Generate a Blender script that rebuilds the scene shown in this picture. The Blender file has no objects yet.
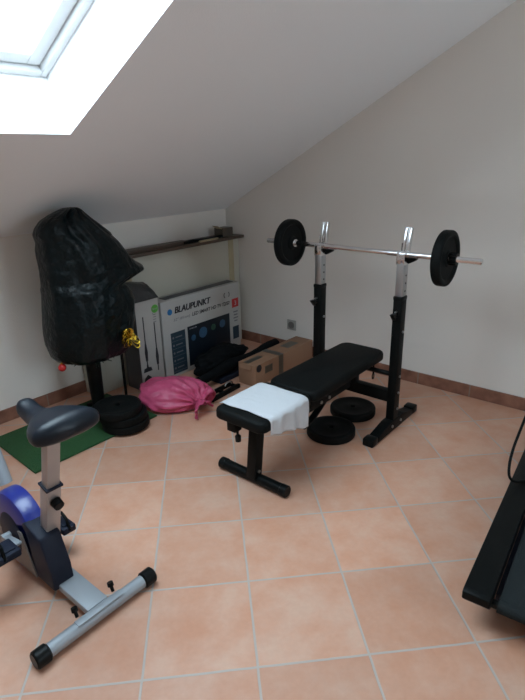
import bpy, bmesh, math, random
from mathutils import Vector, Matrix, noise
PI = math.pi
random.seed(4)
scene = bpy.context.scene
C = scene.collection

# ------------------------------------------------------------------ materials
def mat(name, col, rough=.6, metal=0., bump=0., bscale=60., var=0., vscale=8., sheen=0., coat=0., spec=.5, bdetail=3.):
    m = bpy.data.materials.new(name); m.use_nodes = True
    nt = m.node_tree; N = nt.nodes; L = nt.links
    b = N['Principled BSDF']
    b.inputs['Base Color'].default_value = (*col, 1)
    b.inputs['Roughness'].default_value = rough
    b.inputs['Metallic'].default_value = metal
    b.inputs['Specular IOR Level'].default_value = spec
    b.inputs['Sheen Weight'].default_value = sheen
    b.inputs['Coat Weight'].default_value = coat
    tc = N.new('ShaderNodeTexCoord')
    n = N.new('ShaderNodeTexNoise'); n.inputs['Scale'].default_value = vscale; n.inputs['Detail'].default_value = 4
    L.new(tc.outputs['Object'], n.inputs['Vector'])
    mx = N.new('ShaderNodeMix'); mx.data_type = 'RGBA'
    v = var
    mx.inputs[6].default_value = tuple(max(0, c*(1-v)) for c in col) + (1,)
    mx.inputs[7].default_value = tuple(min(1, c*(1+v)) for c in col) + (1,)
    L.new(n.outputs['Fac'], mx.inputs[0]); L.new(mx.outputs[2], b.inputs['Base Color'])
    if bump > 0:
        n2 = N.new('ShaderNodeTexNoise'); n2.inputs['Scale'].default_value = bscale; n2.inputs['Detail'].default_value = bdetail
        L.new(tc.outputs['Object'], n2.inputs['Vector'])
        bp = N.new('ShaderNodeBump'); bp.inputs['Strength'].default_value = bump; bp.inputs['Distance'].default_value = .01
        L.new(n2.outputs['Fac'], bp.inputs['Height']); L.new(bp.outputs['Normal'], b.inputs['Normal'])
    return m

M = {}
M['wall'] = mat('wall_paint', (.77, .73, .68), .9, bump=.15, bscale=180, var=.02, vscale=2)
M['ceiling'] = mat('ceiling_paint', (.87, .90, .92), .92, bump=.12, bscale=180, var=.02, vscale=2)
M['reveal'] = mat('reveal_paint', (.86, .86, .86), .8, var=.01)
M['frame_white'] = mat('white_lacquer', (.62, .62, .62), .35, var=.02)
M['black'] = mat('black_powder_coat', (.0035, .0045, .0045), .45, bump=.1, bscale=300, var=.1, spec=.12)
M['rubber'] = mat('black_rubber', (.004, .005, .005), .62, bump=.15, bscale=200, var=.15, spec=.12)
M['capplastic'] = mat('black_cap_plastic', (.006, .007, .007), .35, var=.1, spec=.12)
M['vinyl'] = mat('black_vinyl', (.004, .005, .005), .6, bump=.12, bscale=350, var=.1, spec=.12)
M['seatvinyl'] = mat('bike_saddle_vinyl', (.006, .010, .016), .36, bump=.05, bscale=300, var=.1, spec=.32)
M['chrome'] = mat('chrome', (.72, .72, .73), .16, 1., var=.03)
M['steel'] = mat('zinc_steel', (.48, .49, .50), .34, 1., bump=.03, bscale=200, var=.06)
M['silver_paint'] = mat('silver_grey_paint', (.30, .33, .36), .48, .2, var=.03)
M['post_paint'] = mat('silver_post_paint', (.40, .37, .36), .38, .35, var=.03)
M['towel'] = mat('white_towelling', (.60, .62, .65), .95, bump=.6, bscale=260, var=.02, sheen=.3)
M['card'] = mat('brown_cardboard', (.28, .155, .092), .85, bump=.05, bscale=80, var=.08)
M['tape'] = mat('grey_brown_tape', (.07, .06, .045), .4, var=.1)
M['boxwhite'] = mat('white_printed_card', (.42, .42, .405), .5, var=.03)
M['boxgrey'] = mat('grey_printed_card', (.06, .06, .065), .5, var=.1)
M['ink'] = mat('black_ink', (.012, .014, .02), .5)
M['inkgrey'] = mat('grey_ink', (.17, .17, .19), .5)
M['inkteal'] = mat('dark_teal_ink', (.012, .035, .055), .4, var=.1)
M['inkblue'] = mat('blue_ink', (.02, .17, .42), .5)
M['inkred'] = mat('red_ink', (.50, .03, .03), .5)
M['inkgreen'] = mat('green_ink', (.10, .42, .06), .5)
M['inkscreen'] = mat('printed_screen', (.006, .012, .02), .3, var=.2)
M['inkicon'] = mat('printed_icon_blue', (.03, .09, .17), .4, var=.3, vscale=20)
M['inkicongreen'] = mat('printed_icon_green', (.03, .09, .06), .4, var=.3, vscale=20)
M['inkwhite'] = mat('white_ink', (.45, .47, .5), .5)
M['binbag'] = mat('black_bin_liner', (.0015, .005, .006), .32, bump=.9, bscale=30, var=.2, bdetail=5, spec=.2)
M['pinkbag'] = mat('pink_plastic_bag', (.54, .075, .17), .42, bump=.3, bscale=30, var=.15, vscale=10)
M['gold'] = mat('gold_foil', (.72, .50, .06), .25, 1., bump=.5, bscale=90, var=.3, vscale=40)
M['redgloss'] = mat('red_bauble_gloss', (.45, .02, .02), .2, var=.1)
M['creamgloss'] = mat('cream_bauble_gloss', (.6, .5, .33), .3, var=.1)
M['needles'] = mat('dark_green_needles', (.010, .035, .022), .6, var=.4, vscale=30)
M['bluegloss'] = mat('blue_gloss_plastic', (.008, .020, .20), .30, var=.05, coat=.15)
M['charcoal'] = mat('charcoal_plastic', (.016, .020, .034), .45, bump=.06, bscale=200, var=.1, spec=.12)
M['greypanel'] = mat('warm_grey_plastic', (.17, .15, .14), .5, var=.05)
M['belt'] = mat('treadmill_belt', (.016, .020, .021), .7, bump=.3, bscale=350, var=.1, spec=.12)
M['cream'] = mat('cream_board', (.50, .49, .42), .6, var=.02)
M['darkwood'] = mat('dark_wood_edge', (.075, .050, .035), .5, var=.3, vscale=6)
M['pine'] = mat('pale_pine', (.42, .36, .23), .6, var=.12, vscale=10)
M['socket'] = mat('socket_plastic', (.36, .35, .32), .4)
M['socketdark'] = mat('socket_well', (.17, .16, .15), .5)
M['fabricblack'] = mat('black_nylon', (.004, .005, .006), .8, bump=.4, bscale=40, var=.2, spec=.12)

def glass_mat():
    m = bpy.data.materials.new('window_glass'); m.use_nodes = True
    nt = m.node_tree; N = nt.nodes; L = nt.links; N.clear()
    o = N.new('ShaderNodeOutputMaterial'); t = N.new('ShaderNodeBsdfTransparent'); g = N.new('ShaderNodeBsdfGlossy')
    t.inputs[0].default_value = (.95, .97, .97, 1); g.inputs['Roughness'].default_value = .02
    mx = N.new('ShaderNodeMixShader'); mx.inputs[0].default_value = .05
    L.new(t.outputs[0], mx.inputs[1]); L.new(g.outputs[0], mx.inputs[2]); L.new(mx.outputs[0], o.inputs[0])
    return m
M['glass'] = glass_mat()

TILE = .34
def floor_mat():
    m = bpy.data.materials.new('terracotta_floor_tiles'); m.use_nodes = True
    nt = m.node_tree; N = nt.nodes; L = nt.links; b = N['Principled BSDF']
    def n(t, **k):
        x = N.new(t)
        for a, v in k.items(): setattr(x, a, v)
        return x
    def math_(op, a, b_=None):
        x = n('ShaderNodeMath', operation=op)
        for i, s in enumerate((a, b_)):
            if s is None: continue
            if isinstance(s, (int, float)): x.inputs[i].default_value = s
            else: L.new(s, x.inputs[i])
        return x.outputs[0]
    tc = n('ShaderNodeTexCoord')
    # a little waviness of the joints
    wn = n('ShaderNodeTexNoise'); wn.inputs['Scale'].default_value = 9; L.new(tc.outputs['Object'], wn.inputs['Vector'])
    sep = n('ShaderNodeSeparateXYZ'); L.new(tc.outputs['Object'], sep.inputs[0])
    wob = math_('MULTIPLY', math_('SUBTRACT', wn.outputs['Fac'], .5), .012)
    u = math_('ADD', math_('DIVIDE', sep.outputs[0], TILE), wob); v = math_('ADD', math_('DIVIDE', sep.outputs[1], TILE), wob)
    fu = math_('FRACT', u); fv = math_('FRACT', v)
    du = math_('MINIMUM', fu, math_('SUBTRACT', 1., fu)); dv = math_('MINIMUM', fv, math_('SUBTRACT', 1., fv))
    d = math_('MINIMUM', du, dv)
    mr = n('ShaderNodeMapRange', interpolation_type='SMOOTHSTEP'); L.new(d, mr.inputs['Value'])
    mr.inputs['From Min'].default_value = .008; mr.inputs['From Max'].default_value = .014
    cell = n('ShaderNodeCombineXYZ'); L.new(math_('FLOOR', u), cell.inputs[0]); L.new(math_('FLOOR', v), cell.inputs[1])
    wh = n('ShaderNodeTexWhiteNoise'); wh.noise_dimensions = '3D'; L.new(cell.outputs[0], wh.inputs['Vector'])
    # mottling, offset per tile
    vm = n('ShaderNodeVectorMath', operation='SCALE'); L.new(wh.outputs['Color'], vm.inputs[0]); vm.inputs['Scale'].default_value = 20
    va = n('ShaderNodeVectorMath', operation='ADD'); L.new(tc.outputs['Object'], va.inputs[0]); L.new(vm.outputs[0], va.inputs[1])
    n1 = n('ShaderNodeTexNoise'); n1.inputs['Scale'].default_value = 7; n1.inputs['Detail'].default_value = 6; n1.inputs['Roughness'].default_value = .6
    L.new(va.outputs[0], n1.inputs['Vector'])
    n2 = n('ShaderNodeTexNoise'); n2.inputs['Scale'].default_value = 60; n2.inputs['Detail'].default_value = 3; L.new(va.outputs[0], n2.inputs['Vector'])
    cr = n('ShaderNodeValToRGB'); L.new(n1.outputs['Fac'], cr.inputs[0])
    e = cr.color_ramp.elements
    e[0].position = .30; e[0].color = (.57, .280, .175, 1)
    e[1].position = .70; e[1].color = (.61, .380, .280, 1)
    x = e.new(.5); x.color = (.595, .328, .225, 1)
    hs = n('ShaderNodeHueSaturation'); L.new(cr.outputs[0], hs.inputs['Color'])
    L.new(math_('ADD', math_('MULTIPLY', wh.outputs['Value'], .18), math_('ADD', .80, math_('MULTIPLY', n2.outputs['Fac'], .12))), hs.inputs['Value'])
    mx = n('ShaderNodeMix', data_type='RGBA'); L.new(mr.outputs[0], mx.inputs[0])
    mx.inputs[6].default_value = (.44, .38, .34, 1); L.new(hs.outputs[0], mx.inputs[7]); L.new(mx.outputs[2], b.inputs['Base Color'])
    b.inputs['Roughness'].default_value = .42
    L.new(math_('ADD', .36, math_('MULTIPLY', n2.outputs['Fac'], .16)), b.inputs['Roughness'])
    bp = n('ShaderNodeBump'); bp.inputs['Strength'].default_value = .35; bp.inputs['Distance'].default_value = .003
    L.new(math_('ADD', mr.outputs[0], math_('MULTIPLY', n1.outputs['Fac'], .4)), bp.inputs['Height']); L.new(bp.outputs[0], b.inputs['Normal'])
    return m
M['floor'] = floor_mat()

def skirting_mat(axis):
    m = bpy.data.materials.new('terracotta_skirting_' + axis); m.use_nodes = True
    nt = m.node_tree; N = nt.nodes; L = nt.links; b = N['Principled BSDF']
    tc = N.new('ShaderNodeTexCoord'); sep = N.new('ShaderNodeSeparateXYZ'); L.new(tc.outputs['Object'], sep.inputs[0])
    a = N.new('ShaderNodeMath'); a.operation = 'DIVIDE'; L.new(sep.outputs[axis], a.inputs[0]); a.inputs[1].default_value = .335
    f = N.new('ShaderNodeMath'); f.operation = 'FRACT'; L.new(a.outputs[0], f.inputs[0])
    g = N.new('ShaderNodeMath'); g.operation = 'LESS_THAN'; L.new(f.outputs[0], g.inputs[0]); g.inputs[1].default_value = .022
    n = N.new('ShaderNodeTexNoise'); n.inputs['Scale'].default_value = 14; n.inputs['Detail'].default_value = 5; L.new(tc.outputs['Object'], n.inputs['Vector'])
    cr = N.new('ShaderNodeValToRGB'); L.new(n.outputs['Fac'], cr.inputs[0]); e = cr.color_ramp.elements
    e[0].position = .3; e[0].color = (.17, .070, .045, 1); e[1].position = .72; e[1].color = (.31, .145, .095, 1)
    mx = N.new('ShaderNodeMix'); mx.data_type = 'RGBA'; L.new(g.outputs[0], mx.inputs[0]); L.new(cr.outputs[0], mx.inputs[6]); mx.inputs[7].default_value = (.25, .19, .16, 1)
    L.new(mx.outputs[2], b.inputs['Base Color']); b.inputs['Roughness'].default_value = .5
    return m

def mat_grass():
    m = mat('green_mat_pile', (.018, .085, .022), .9, bump=1., bscale=220, var=.35, vscale=120)
    return m
M['matgreen'] = mat_grass()

# ------------------------------------------------------------------ mesh helpers
def bm_(): return bmesh.new()
def box(bm, a, b, bev=0., seg=2, rot=None, piv=None):
    t = bmesh.new(); bmesh.ops.create_cube(t, size=1)
    c = [(a[i]+b[i])/2 for i in range(3)]; s = [abs(b[i]-a[i]) for i in range(3)]
    for v in t.verts: v.co = Vector((v.co.x*s[0]+c[0], v.co.y*s[1]+c[1], v.co.z*s[2]+c[2]))
    if bev: bmesh.ops.bevel(t, geom=t.edges[:], offset=min(bev, min(s)*.49), segments=seg, profile=.5, affect='EDGES')
    if rot is not None:
        p = Vector(piv if piv else c); t.transform(Matrix.Translation(p) @ rot @ Matrix.Translation(-p))
    merge(bm, t); return bm
def merge(bm, t):
    me = bpy.data.meshes.new('tmp'); t.to_mesh(me); t.free(); bm.from_mesh(me); bpy.data.meshes.remove(me)
def frame_of(d):
    d = d.normalized(); up = Vector((0, 0, 1)) if abs(d.z) < .95 else Vector((1, 0, 0))
    x = up.cross(d).normalized(); y = d.cross(x); return x, y
def bar(bm, p, q, w, h, bev=.004, up=None):
    """rectangular tube from p to q; w across (horizontal), h the other way"""
    p, q = Vector(p), Vector(q); d = q-p; L = d.length; dn = d.normalized()
    if up is None: x, y = frame_of(d)
    else:
        x = Vector(up).cross(dn).normalized(); y = dn.cross(x)
    t = bmesh.new(); bmesh.ops.create_cube(t, size=1)
    for v in t.verts: v.co = Vector((v.co.x*w, v.co.y*h, v.co.z*L))
    if bev: bmesh.ops.bevel(t, geom=t.edges[:], offset=bev, segments=2, profile=.5, affect='EDGES')
    R = Matrix((x, y, dn)).transposed().to_4x4()
    t.transform(Matrix.Translation((p+q)/2) @ R); merge(bm, t); return bm
def tube(bm, pts, r, seg=16, cap=True):
    pts = [Vector(p) for p in pts]; n = len(pts)
    rs = r if isinstance(r, (list, tuple)) else [r]*n
    rings = []; prev = None
    for i, p in enumerate(pts):
        d = (pts[min(i+1, n-1)] - pts[max(i-1, 0)])
        if prev is None: x, y = frame_of(d)
        else:
            dn = d.normalized(); x = (prev - dn*prev.dot(dn)).normalized(); y = dn.cross(x)
        prev = x
        rings.append([bm.verts.new(p + (x*math.cos(2*PI*k/seg) + y*math.sin(2*PI*k/seg))*rs[i]) for k in range(seg)])
    for a, b in zip(rings, rings[1:]):
        for k in range(seg): bm.faces.new((a[k], a[(k+1) % seg], b[(k+1) % seg], b[k]))
    if cap:
        bm.faces.new(list(reversed(rings[0]))); bm.faces.new(rings[-1])
    return bm
def lathe(bm, prof, c, axis='z', seg=48):
    """prof: list of (radius, height); closed profile loop if the first equals the last"""
    c = Vector(c); closed = prof[0] == prof[-1]
    pr = prof[:-1] if closed else prof
    def pt(r, h, a):
        u, v = r*math.cos(a), r*math.sin(a)
        return c + (Vector((u, v, h)) if axis == 'z' else Vector((u, h, v)) if axis == 'y' else Vector((h, u, v)))
    rings = []
    for r, h in pr:
        if r < 1e-6: rings.append([bm.verts.new(pt(0, h, 0))])
        else: rings.append([bm.verts.new(pt(r, h, 2*PI*k/seg)) for k in range(seg)])
    idx = list(range(len(rings)-1)) + ([len(rings)-1] if closed else [])
    for i in idx:
        a, b = rings[i], rings[(i+1) % len(rings)]
        for k in range(seg):
            k2 = (k+1) % seg
            if len(a) == 1 and len(b) == 1: continue
            if len(a) == 1: bm.faces.new((a[0], b[k], b[k2]))
            elif len(b) == 1: bm.faces.new((a[k], a[k2], b[0]))
            else: bm.faces.new((a[k], a[k2], b[k2], b[k]))
    bmesh.ops.recalc_face_normals(bm, faces=bm.faces[:]); return bm
def prism(bm, poly, lo, hi, axis='x', bev=0.):
    """extrude a polygon in the plane across axis"""
    t = bmesh.new()
    def pt(p, h): return {'x': (h, p[0], p[1]), 'y': (p[0], h, p[1]), 'z': (p[0], p[1], h)}[axis]
    a = [t.verts.new(pt(p, lo)) for p in poly]; b = [t.verts.new(pt(p, hi)) for p in poly]
    t.faces.new(a); t.faces.new(list(reversed(b)))
    for i in range(len(poly)):
        j = (i+1) % len(poly); t.faces.new((a[j], a[i], b[i], b[j]))
    bmesh.ops.recalc_face_normals(t, faces=t.faces[:])
    if bev: bmesh.ops.bevel(t, geom=t.edges[:], offset=bev, segments=2, profile=.5, affect='EDGES')
    merge(bm, t); return bm

def obj(name, bm, material, parent=None, origin=None, smooth=True, angle=40, label=None):
    """links ONE mesh object; coordinates in bm are room coordinates"""
    bmesh.ops.recalc_face_normals(bm, faces=bm.faces[:])
    root = parent
    while root is not None and root.parent is not None: root = root.parent
    off = root.location.copy() if root is not None else Vector(origin if origin is not None else (0, 0, 0))
    bm.transform(Matrix.Translation(-off))
    me = bpy.data.meshes.new(name); bm.to_mesh(me); bm.free()
    me.materials.append(M[material] if isinstance(material, str) else material)
    if smooth:
        for p in me.polygons: p.use_smooth = True
        try: me.set_sharp_from_angle(angle=math.radians(angle))
        except Exception: pass
    o = bpy.data.objects.new(name, me); C.objects.link(o)
    if parent is not None: o.parent = parent
    else: o.location = off
    if label: o['label'] = label
    return o
def thing(name, label, cat, loc=(0, 0, 0), group=None):
    o = bpy.data.objects.new(name, None); C.objects.link(o); o.location = loc; o.empty_display_size = .05
    o['label'] = label; o['category'] = cat
    if group: o['group'] = group
    return o
def tag(o, label, cat, group=None, kind=None):
    o['label'] = label; o['category'] = cat
    if group: o['group'] = group
    if kind: o['kind'] = kind
    return o
def struct(name, bm, m, parent=None, label=None, cat=None, **k):
    o = obj(name, bm, m, parent, **k)
    if parent is None: o['kind'] = 'structure'
    if label: o['label'] = label
    if cat: o['category'] = cat
    return o
def copy_thing(root, loc, rot=(0, 0, 0), label=None, group=None):
    r = root.copy(); C.objects.link(r); r.location = loc; r.rotation_euler = rot
    if label: r['label'] = label
    if group: r['group'] = group
    for ch in list(root.children):
        c = ch.copy(); C.objects.link(c); c.parent = r
        for g in list(ch.children):
            d = g.copy(); C.objects.link(d); d.parent = c
    return r
def text_bm(s, size, x, y, z, slant=0., width=None, depth=.0006, bold=0.):
    """raised lettering on a plane facing +Y, reading towards -X, left baseline corner at (x, y, z)"""
    cu = bpy.data.curves.new('t', 'FONT'); cu.body = s; cu.size = size; cu.extrude = depth; cu.shear = slant; cu.offset = bold
    o = bpy.data.objects.new('t', cu); C.objects.link(o)
    bpy.context.view_layer.update()
    me = bpy.data.meshes.new_from_object(o.evaluated_get(bpy.context.evaluated_depsgraph_get()))
    bpy.data.objects.remove(o); bpy.data.curves.remove(cu)
    bm = bmesh.new(); bm.from_mesh(me); bpy.data.meshes.remove(me)
    if width:
        w = max(v.co.x for v in bm.verts) - min(v.co.x for v in bm.verts)
        for v in bm.verts: v.co.x *= width/w
    for v in bm.verts: v.co = Vector((x - v.co.x, y + v.co.z, z + v.co.y))
    return bm
def rect_y(bm, x0, x1, z0, z1, y, t=.0008, bev=0.):
    return box(bm, (x0, y-.0002, z0), (x1, y+t, z1), bev)

# ------------------------------------------------------------------ the room
# x = 0: gable wall on the right of the picture, y = 0: knee wall at the far left, ceiling slopes up with y
XW, YW, K, Z0 = 4.7, 5.3, .53, 1.046
YR = 3.15
def zc(y): return Z0 + K*y
sl = math.atan(K); cs, sn = math.cos(sl), math.sin(sl)


# tile grid: origin and direction measured from the joints
GO, GA = Vector((2.473, 1.932)), math.radians(135.703)
b = bm_()
ci, si = math.cos(-GA), math.sin(-GA)
def toloc(x, y):
    dx, dy = x-GO.x, y-GO.y
    return (dx*ci - dy*si, dx*si + dy*ci)
vs = [b.verts.new((*toloc(x, y), z)) for z in (0, -.05) for x, y in ((-.1, -.1), (XW+.1, -.1), (XW+.1, YW+.1), (-.1, YW+.1))]
b.faces.new(vs[:4]); b.faces.new(list(reversed(vs[4:])))
for i in range(4): j = (i+1) % 4; b.faces.new((vs[j], vs[i], vs[4+i], vs[4+j]))
fl = struct('floor', b, 'floor', smooth=False, label='terracotta tiled floor with pale joints laid diagonally', cat='floor')
fl.location = (GO.x, GO.y, 0); fl.rotation_euler = (0, 0, GA)

b = bm_(); prism(b, [(-.1, 0), (YW+.1, 0), (YW+.1, zc(YR)), (YR, zc(YR)), (-.1, zc(-.1))], -.1, 0, 'x')
struct('wall_right', b, 'wall', smooth=False, label='cream gable wall under the sloping ceiling', cat='wall')
b = bm_(); box(b, (0, -.1, 0), (XW, 0, Z0)); struct('wall_left', b, 'wall', smooth=False, label='low cream knee wall', cat='wall')
b = bm_(); prism(b, [(-.1, 0), (YW+.1, 0), (YW+.1, zc(YR)), (YR, zc(YR)), (-.1, zc(-.1))], XW, XW+.1, 'x')
struct('wall_rear', b, 'wall', smooth=False)
# wall with the second window, behind the camera
WX0, WX1, WZ0, WZ1 = 1.0, 1.9, 1.0, 2.1
b = bm_(); ht = zc(YR)
for a in (((0, YW, 0), (WX0, YW+.1, ht)), ((WX1, YW, 0), (XW, YW+.1, ht)), ((WX0, YW, 0), (WX1, YW+.1, WZ0)), ((WX0, YW, WZ1), (WX1, YW+.1, ht))): box(b, *a)
struct('wall_back', b, 'wall', smooth=False)

# sloping ceiling with the skylight opening and its reveal
SX0, SX1, SY0, SY1 = 1.823, 2.96, .902, 2.20
DEP = .24
def ce(x, y, d=0.): return Vector((x, y - sn*d, zc(y) + cs*d))
b = bm_()
def quad(b, *p): return b.faces.new([b.verts.new(q) for q in p])
xs = (-.1, SX0, SX1, XW+.1); ys = (-.1, SY0, SY1, YR)
for i in range(3):
    for j in range(3):
        if (i, j) == (1, 1): continue
        quad(b, ce(xs[i], ys[j]), ce(xs[i], ys[j+1]), ce(xs[i+1], ys[j+1]), ce(xs[i+1], ys[j]))
        quad(b, ce(xs[i], ys[j], .26), ce(xs[i+1], ys[j], .26), ce(xs[i+1], ys[j+1], .26), ce(xs[i], ys[j+1], .26))
# flat part behind
quad(b, (-.1, YR, ht), (XW+.1, YR, ht), (XW+.1, YW+.1, ht), (-.1, YW+.1, ht))
quad(b, (-.1, YR, ht+.25), (-.1, YW+.1, ht+.25), (XW+.1, YW+.1, ht+.25), (XW+.1, YR, ht+.25))
me = bpy.data.meshes.new('ceiling'); bmesh.ops.remove_doubles(b, verts=b.verts[:], dist=1e-5); b.to_mesh(me); b.free(); me.materials.append(M['ceiling'])
o = bpy.data.objects.new('ceiling', me); C.objects.link(o); o['kind'] = 'structure'; o['label'] = 'white sloping plaster ceiling'; o['category'] = 'ceiling'

w = thing('window_1', 'white framed roof window in the sloping ceiling', 'window', ce((SX0+SX1)/2, SY0, DEP)); w['kind'] = 'structure'
b = bm_()
quad(b, ce(SX0, SY0), ce(SX0, SY1), ce(SX0, SY1, DEP+.1), ce(SX0, SY0, DEP+.1))
quad(b, ce(SX1, SY0), ce(SX1, SY0, DEP+.1), ce(SX1, SY1, DEP+.1), ce(SX1, SY1))
quad(b, ce(SX0, SY0), ce(SX0, SY0, DEP+.1), ce(SX1, SY0, DEP+.1), ce(SX1, SY0))
quad(b, ce(SX0, SY1), ce(SX1, SY1), ce(SX1, SY1, DEP+.1), ce(SX0, SY1, DEP+.1))
obj('reveal', b, 'reveal', w, smooth=False)
def slopebox(b, x0, x1, y0, y1, d0, d1, bev=.003):
    # y0,y1 measured on the ceiling plane, d perpendicular to it
    t = bmesh.new(); vs = []
    for d in (d0, d1):
        for (x, y) in ((x0, y0), (x1, y0), (x1, y1), (x0, y1)): vs.append(t.verts.new(ce(x, y, d)))
    t.faces.new(vs[:4]); t.faces.new(list(reversed(vs[4:])))
    for i in range(4): j = (i+1) % 4; t.faces.new((vs[j], vs[i], vs[4+i], vs[4+j]))
    bmesh.ops.recalc_face_normals(t, faces=t.faces[:])
    if bev: bmesh.ops.bevel(t, geom=t.edges[:], offset=bev, segments=1, affect='EDGES')
    merge(b, t)
def ring(b, x0, x1, y0, y1, wd, d0, d1):
    slopebox(b, x0, x0+wd, y0, y1, d0, d1); slopebox(b, x1-wd, x1, y0, y1, d0, d1)
    slopebox(b, x0+wd, x1-wd, y0, y0+wd*cs, d0, d1); slopebox(b, x0+wd, x1-wd, y1-wd*cs, y1, d0, d1)
b = bm_(); ring(b, SX0+.001, SX1-.001, SY0+.001, SY1-.001, .03, DEP, DEP+.08); obj('window_frame', b, 'frame_white', w, smooth=False)
b = bm_(); ring(b, SX0+.033, SX1-.033, SY0+.03, SY1-.03, .055, DEP+.025, DEP+.07); s = obj('sash', b, 'frame_white', w, smooth=False)
b = bm_(); slopebox(b, SX0+.07, SX1-.07, SY0+.06, SY1-.06, DEP+.045, DEP+.05, 0); obj('glass_pane', b, 'glass', s, smooth=False)
b = bm_(); slopebox(b, 2.10, 2.22, SY0+.035, SY0+.055, DEP-.005, DEP+.024); slopebox(b, 2.135, 2.185, SY0+.03, SY0+.075, DEP-.018, DEP-.005); obj('window_handle', b, 'frame_white', w, smooth=False)

w = thing('window_2', 'window behind the camera', 'window', ((WX0+WX1)/2, YW, WZ0)); w['kind'] = 'structure'
b = bm_()
for a in (((WX0, YW+.02, WZ0), (WX0+.06, YW+.09, WZ1)), ((WX1-.06, YW+.02, WZ0), (WX1, YW+.09, WZ1)), ((WX0+.06, YW+.02, WZ0), (WX1-.06, YW+.09, WZ0+.06)), ((WX0+.06, YW+.02, WZ1-.06), (WX1-.06, YW+.09, WZ1)), (((WX0+WX1)/2-.03, YW+.02, WZ0+.06), ((WX0+WX1)/2+.03, YW+.09, WZ1-.06))): box(b, *a)
obj('window_frame', b, 'frame_white', w, smooth=False)
b = bm_(); box(b, (WX0+.05, YW+.05, WZ0+.05), (WX1-.05, YW+.056, WZ1-.05)); obj('glass_pane', b, 'glass', w, smooth=False)

# skirting tiles
b = bm_(); box(b, (0, 0, 0), (.012, YW, .078), .002); struct('baseboard_right', b, skirting_mat('Y'), smooth=False, label='terracotta tile skirting along the gable wall', cat='baseboard')
b = bm_(); box(b, (.012, 0, 0), (XW, .012, .078), .002); struct('baseboard_left', b, skirting_mat('X'), smooth=False, label='terracotta tile skirting along the knee wall', cat='baseboard')

# wall socket
t = thing('wall_socket', 'small square wall socket low on the cream gable wall', 'socket', (0, .645, .213))
b = bm_(); box(b, (0, .604, .173), (.009, .686, .253), .004); obj('cover_plate', b, 'socket', t)
b = bm_(); lathe(b, [(0, .0095), (.020, .0095), (.022, .0115), (.027, .0115), (.027, .0088), (0, .0088)], (0, .645, .213), 'x', 32); obj('socket_well', b, 'socketdark', t)

# ------------------------------------------------------------------ low cabinet along the knee wall
LX = 1.41
t = thing('low_cabinet', 'long low cream cabinet with a dark wooden top along the knee wall', 'cabinet', (LX/2, .07, 0))
b = bm_(); box(b, (.0125, .0125, .0), (LX, .136, .838), .002); obj('cabinet_body', b, 'cream', t, smooth=False)
b = bm_(); box(b, (.001, .001, .839), (LX+.02, .188, .860), .003); obj('cabinet_top', b, 'darkwood', t)
for x in (.105, 1.08):
    b = bm_(); box(b, (x-.028, .1362, .35), (x+.028, .140, .836), .001); obj('edge_strip', b, 'pine', t)

# clutter on the cabinet top
b = bm_(); box(b, (.56, .085, .8605), (1.16, .150, .884), .003, rot=Matrix.Rotation(-.03, 4, 'Z'))
tag(obj('wooden_plank', b, 'darkwood', origin=(.86, .12, .8605)), 'long dark brown plank lying on the left half of the cabinet top', 'plank')
b = bm_(); pts = [(.60-.05*i, .155+.004*math.sin(i*2), .8715+.002*math.sin(i)) for i in range(9)]
tube(b, pts, [.009, .011, .011, .010, .011, .011, .010, .011, .008], 10)
tag(obj('rolled_cloth', b, 'fabricblack', origin=(.4, .155, .8605)), 'thin black rolled cloth lying beside the small brown box', 'cloth')
b = bm_(); box(b, (.28, .168, .8605), (.47, .186, .872), .002, rot=Matrix.Rotation(.03, 4, 'Z'))
tag(obj('pine_offcut', b, 'pine', origin=(.37, .177, .8605)), 'short pale pine offcut on the front edge of the cabinet top', 'wood')
t = thing('small_carton', 'small worn brown carton standing at the right end of the cabinet top', 'box', (.16, .12, .8605))
b = bm_(); box(b, (.095, .075, .8605), (.215, .160, .928), .003, rot=Matrix.Rotation(.08, 4, 'Z')); obj('carton_body', b, 'tape', t)
b = bm_(); box(b, (.185, .10, .929), (.262, .158, .932), .001, rot=Matrix.Rotation(-.5, 4, 'Y')); obj('carton_flap', b, 'pine', t)

# ------------------------------------------------------------------ television carton
TY = .300
t = thing('television_box', 'large white television carton with blue dot and printed screen picture', 'box', (.59, .24, 0))
b = bm_(); box(b, (.207, .175, .0), (.968, TY, .546), .004)
obj('carton', b, 'boxwhite', t)
b = bm_(); box(b, (.235, .205, .5462), (.90, .270, .549), .001); obj('top_flap', b, 'boxgrey', t, label='dark slot between the top flaps')
b = bm_(); lathe(b, [(0, .0), (.021, .0), (.021, .0009), (0, .0009)], (.896, TY, .466), 'y', 32); obj('logo_dot', b, 'inkblue', t)
b = text_bm('BLAUPUNKT', .062, .858, TY, .448, .22, .34, bold=.0010); b2 = b.copy()
for v in b2.verts: v.co.x -= .0035
merge(b, b2)
obj('brand_lettering', b, 'ink', t, smooth=False)
b = text_bm('LED SMART HD TV T2/S2', .036, .700, TY, .394, .2, .38, bold=.0003); obj('model_lettering', b, 'ink', t, smooth=False)
b = text_bm('32" (81cm)', .026, .872, TY, .395, .2, .15); obj('size_lettering', b, 'inkgrey', t, smooth=False)
b = bm_(); rect_y(b, .325, .752, .035, .326, TY); sc_ = obj('screen_picture', b, 'inkscreen', t, smooth=False)
b = text_bm('smart tv', .018, .735, TY+.0008, .303, 0, .07); obj('screen_caption', b, 'inkwhite', sc_, smooth=False)
for cx, cz, r, mm in ((.70, .235, .022, 'inkicon'), (.605, .25, .040, 'inkicon'), (.50, .262, .024, 'inkicongreen'), (.405, .265, .030, 'inkicon')):
    b = bm_(); lathe(b, [(0, .0006), (r, .0006), (r, .0014), (0, .0014)], (cx, TY, cz), 'y', 24); obj('screen_icon', b, mm, sc_)
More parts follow.
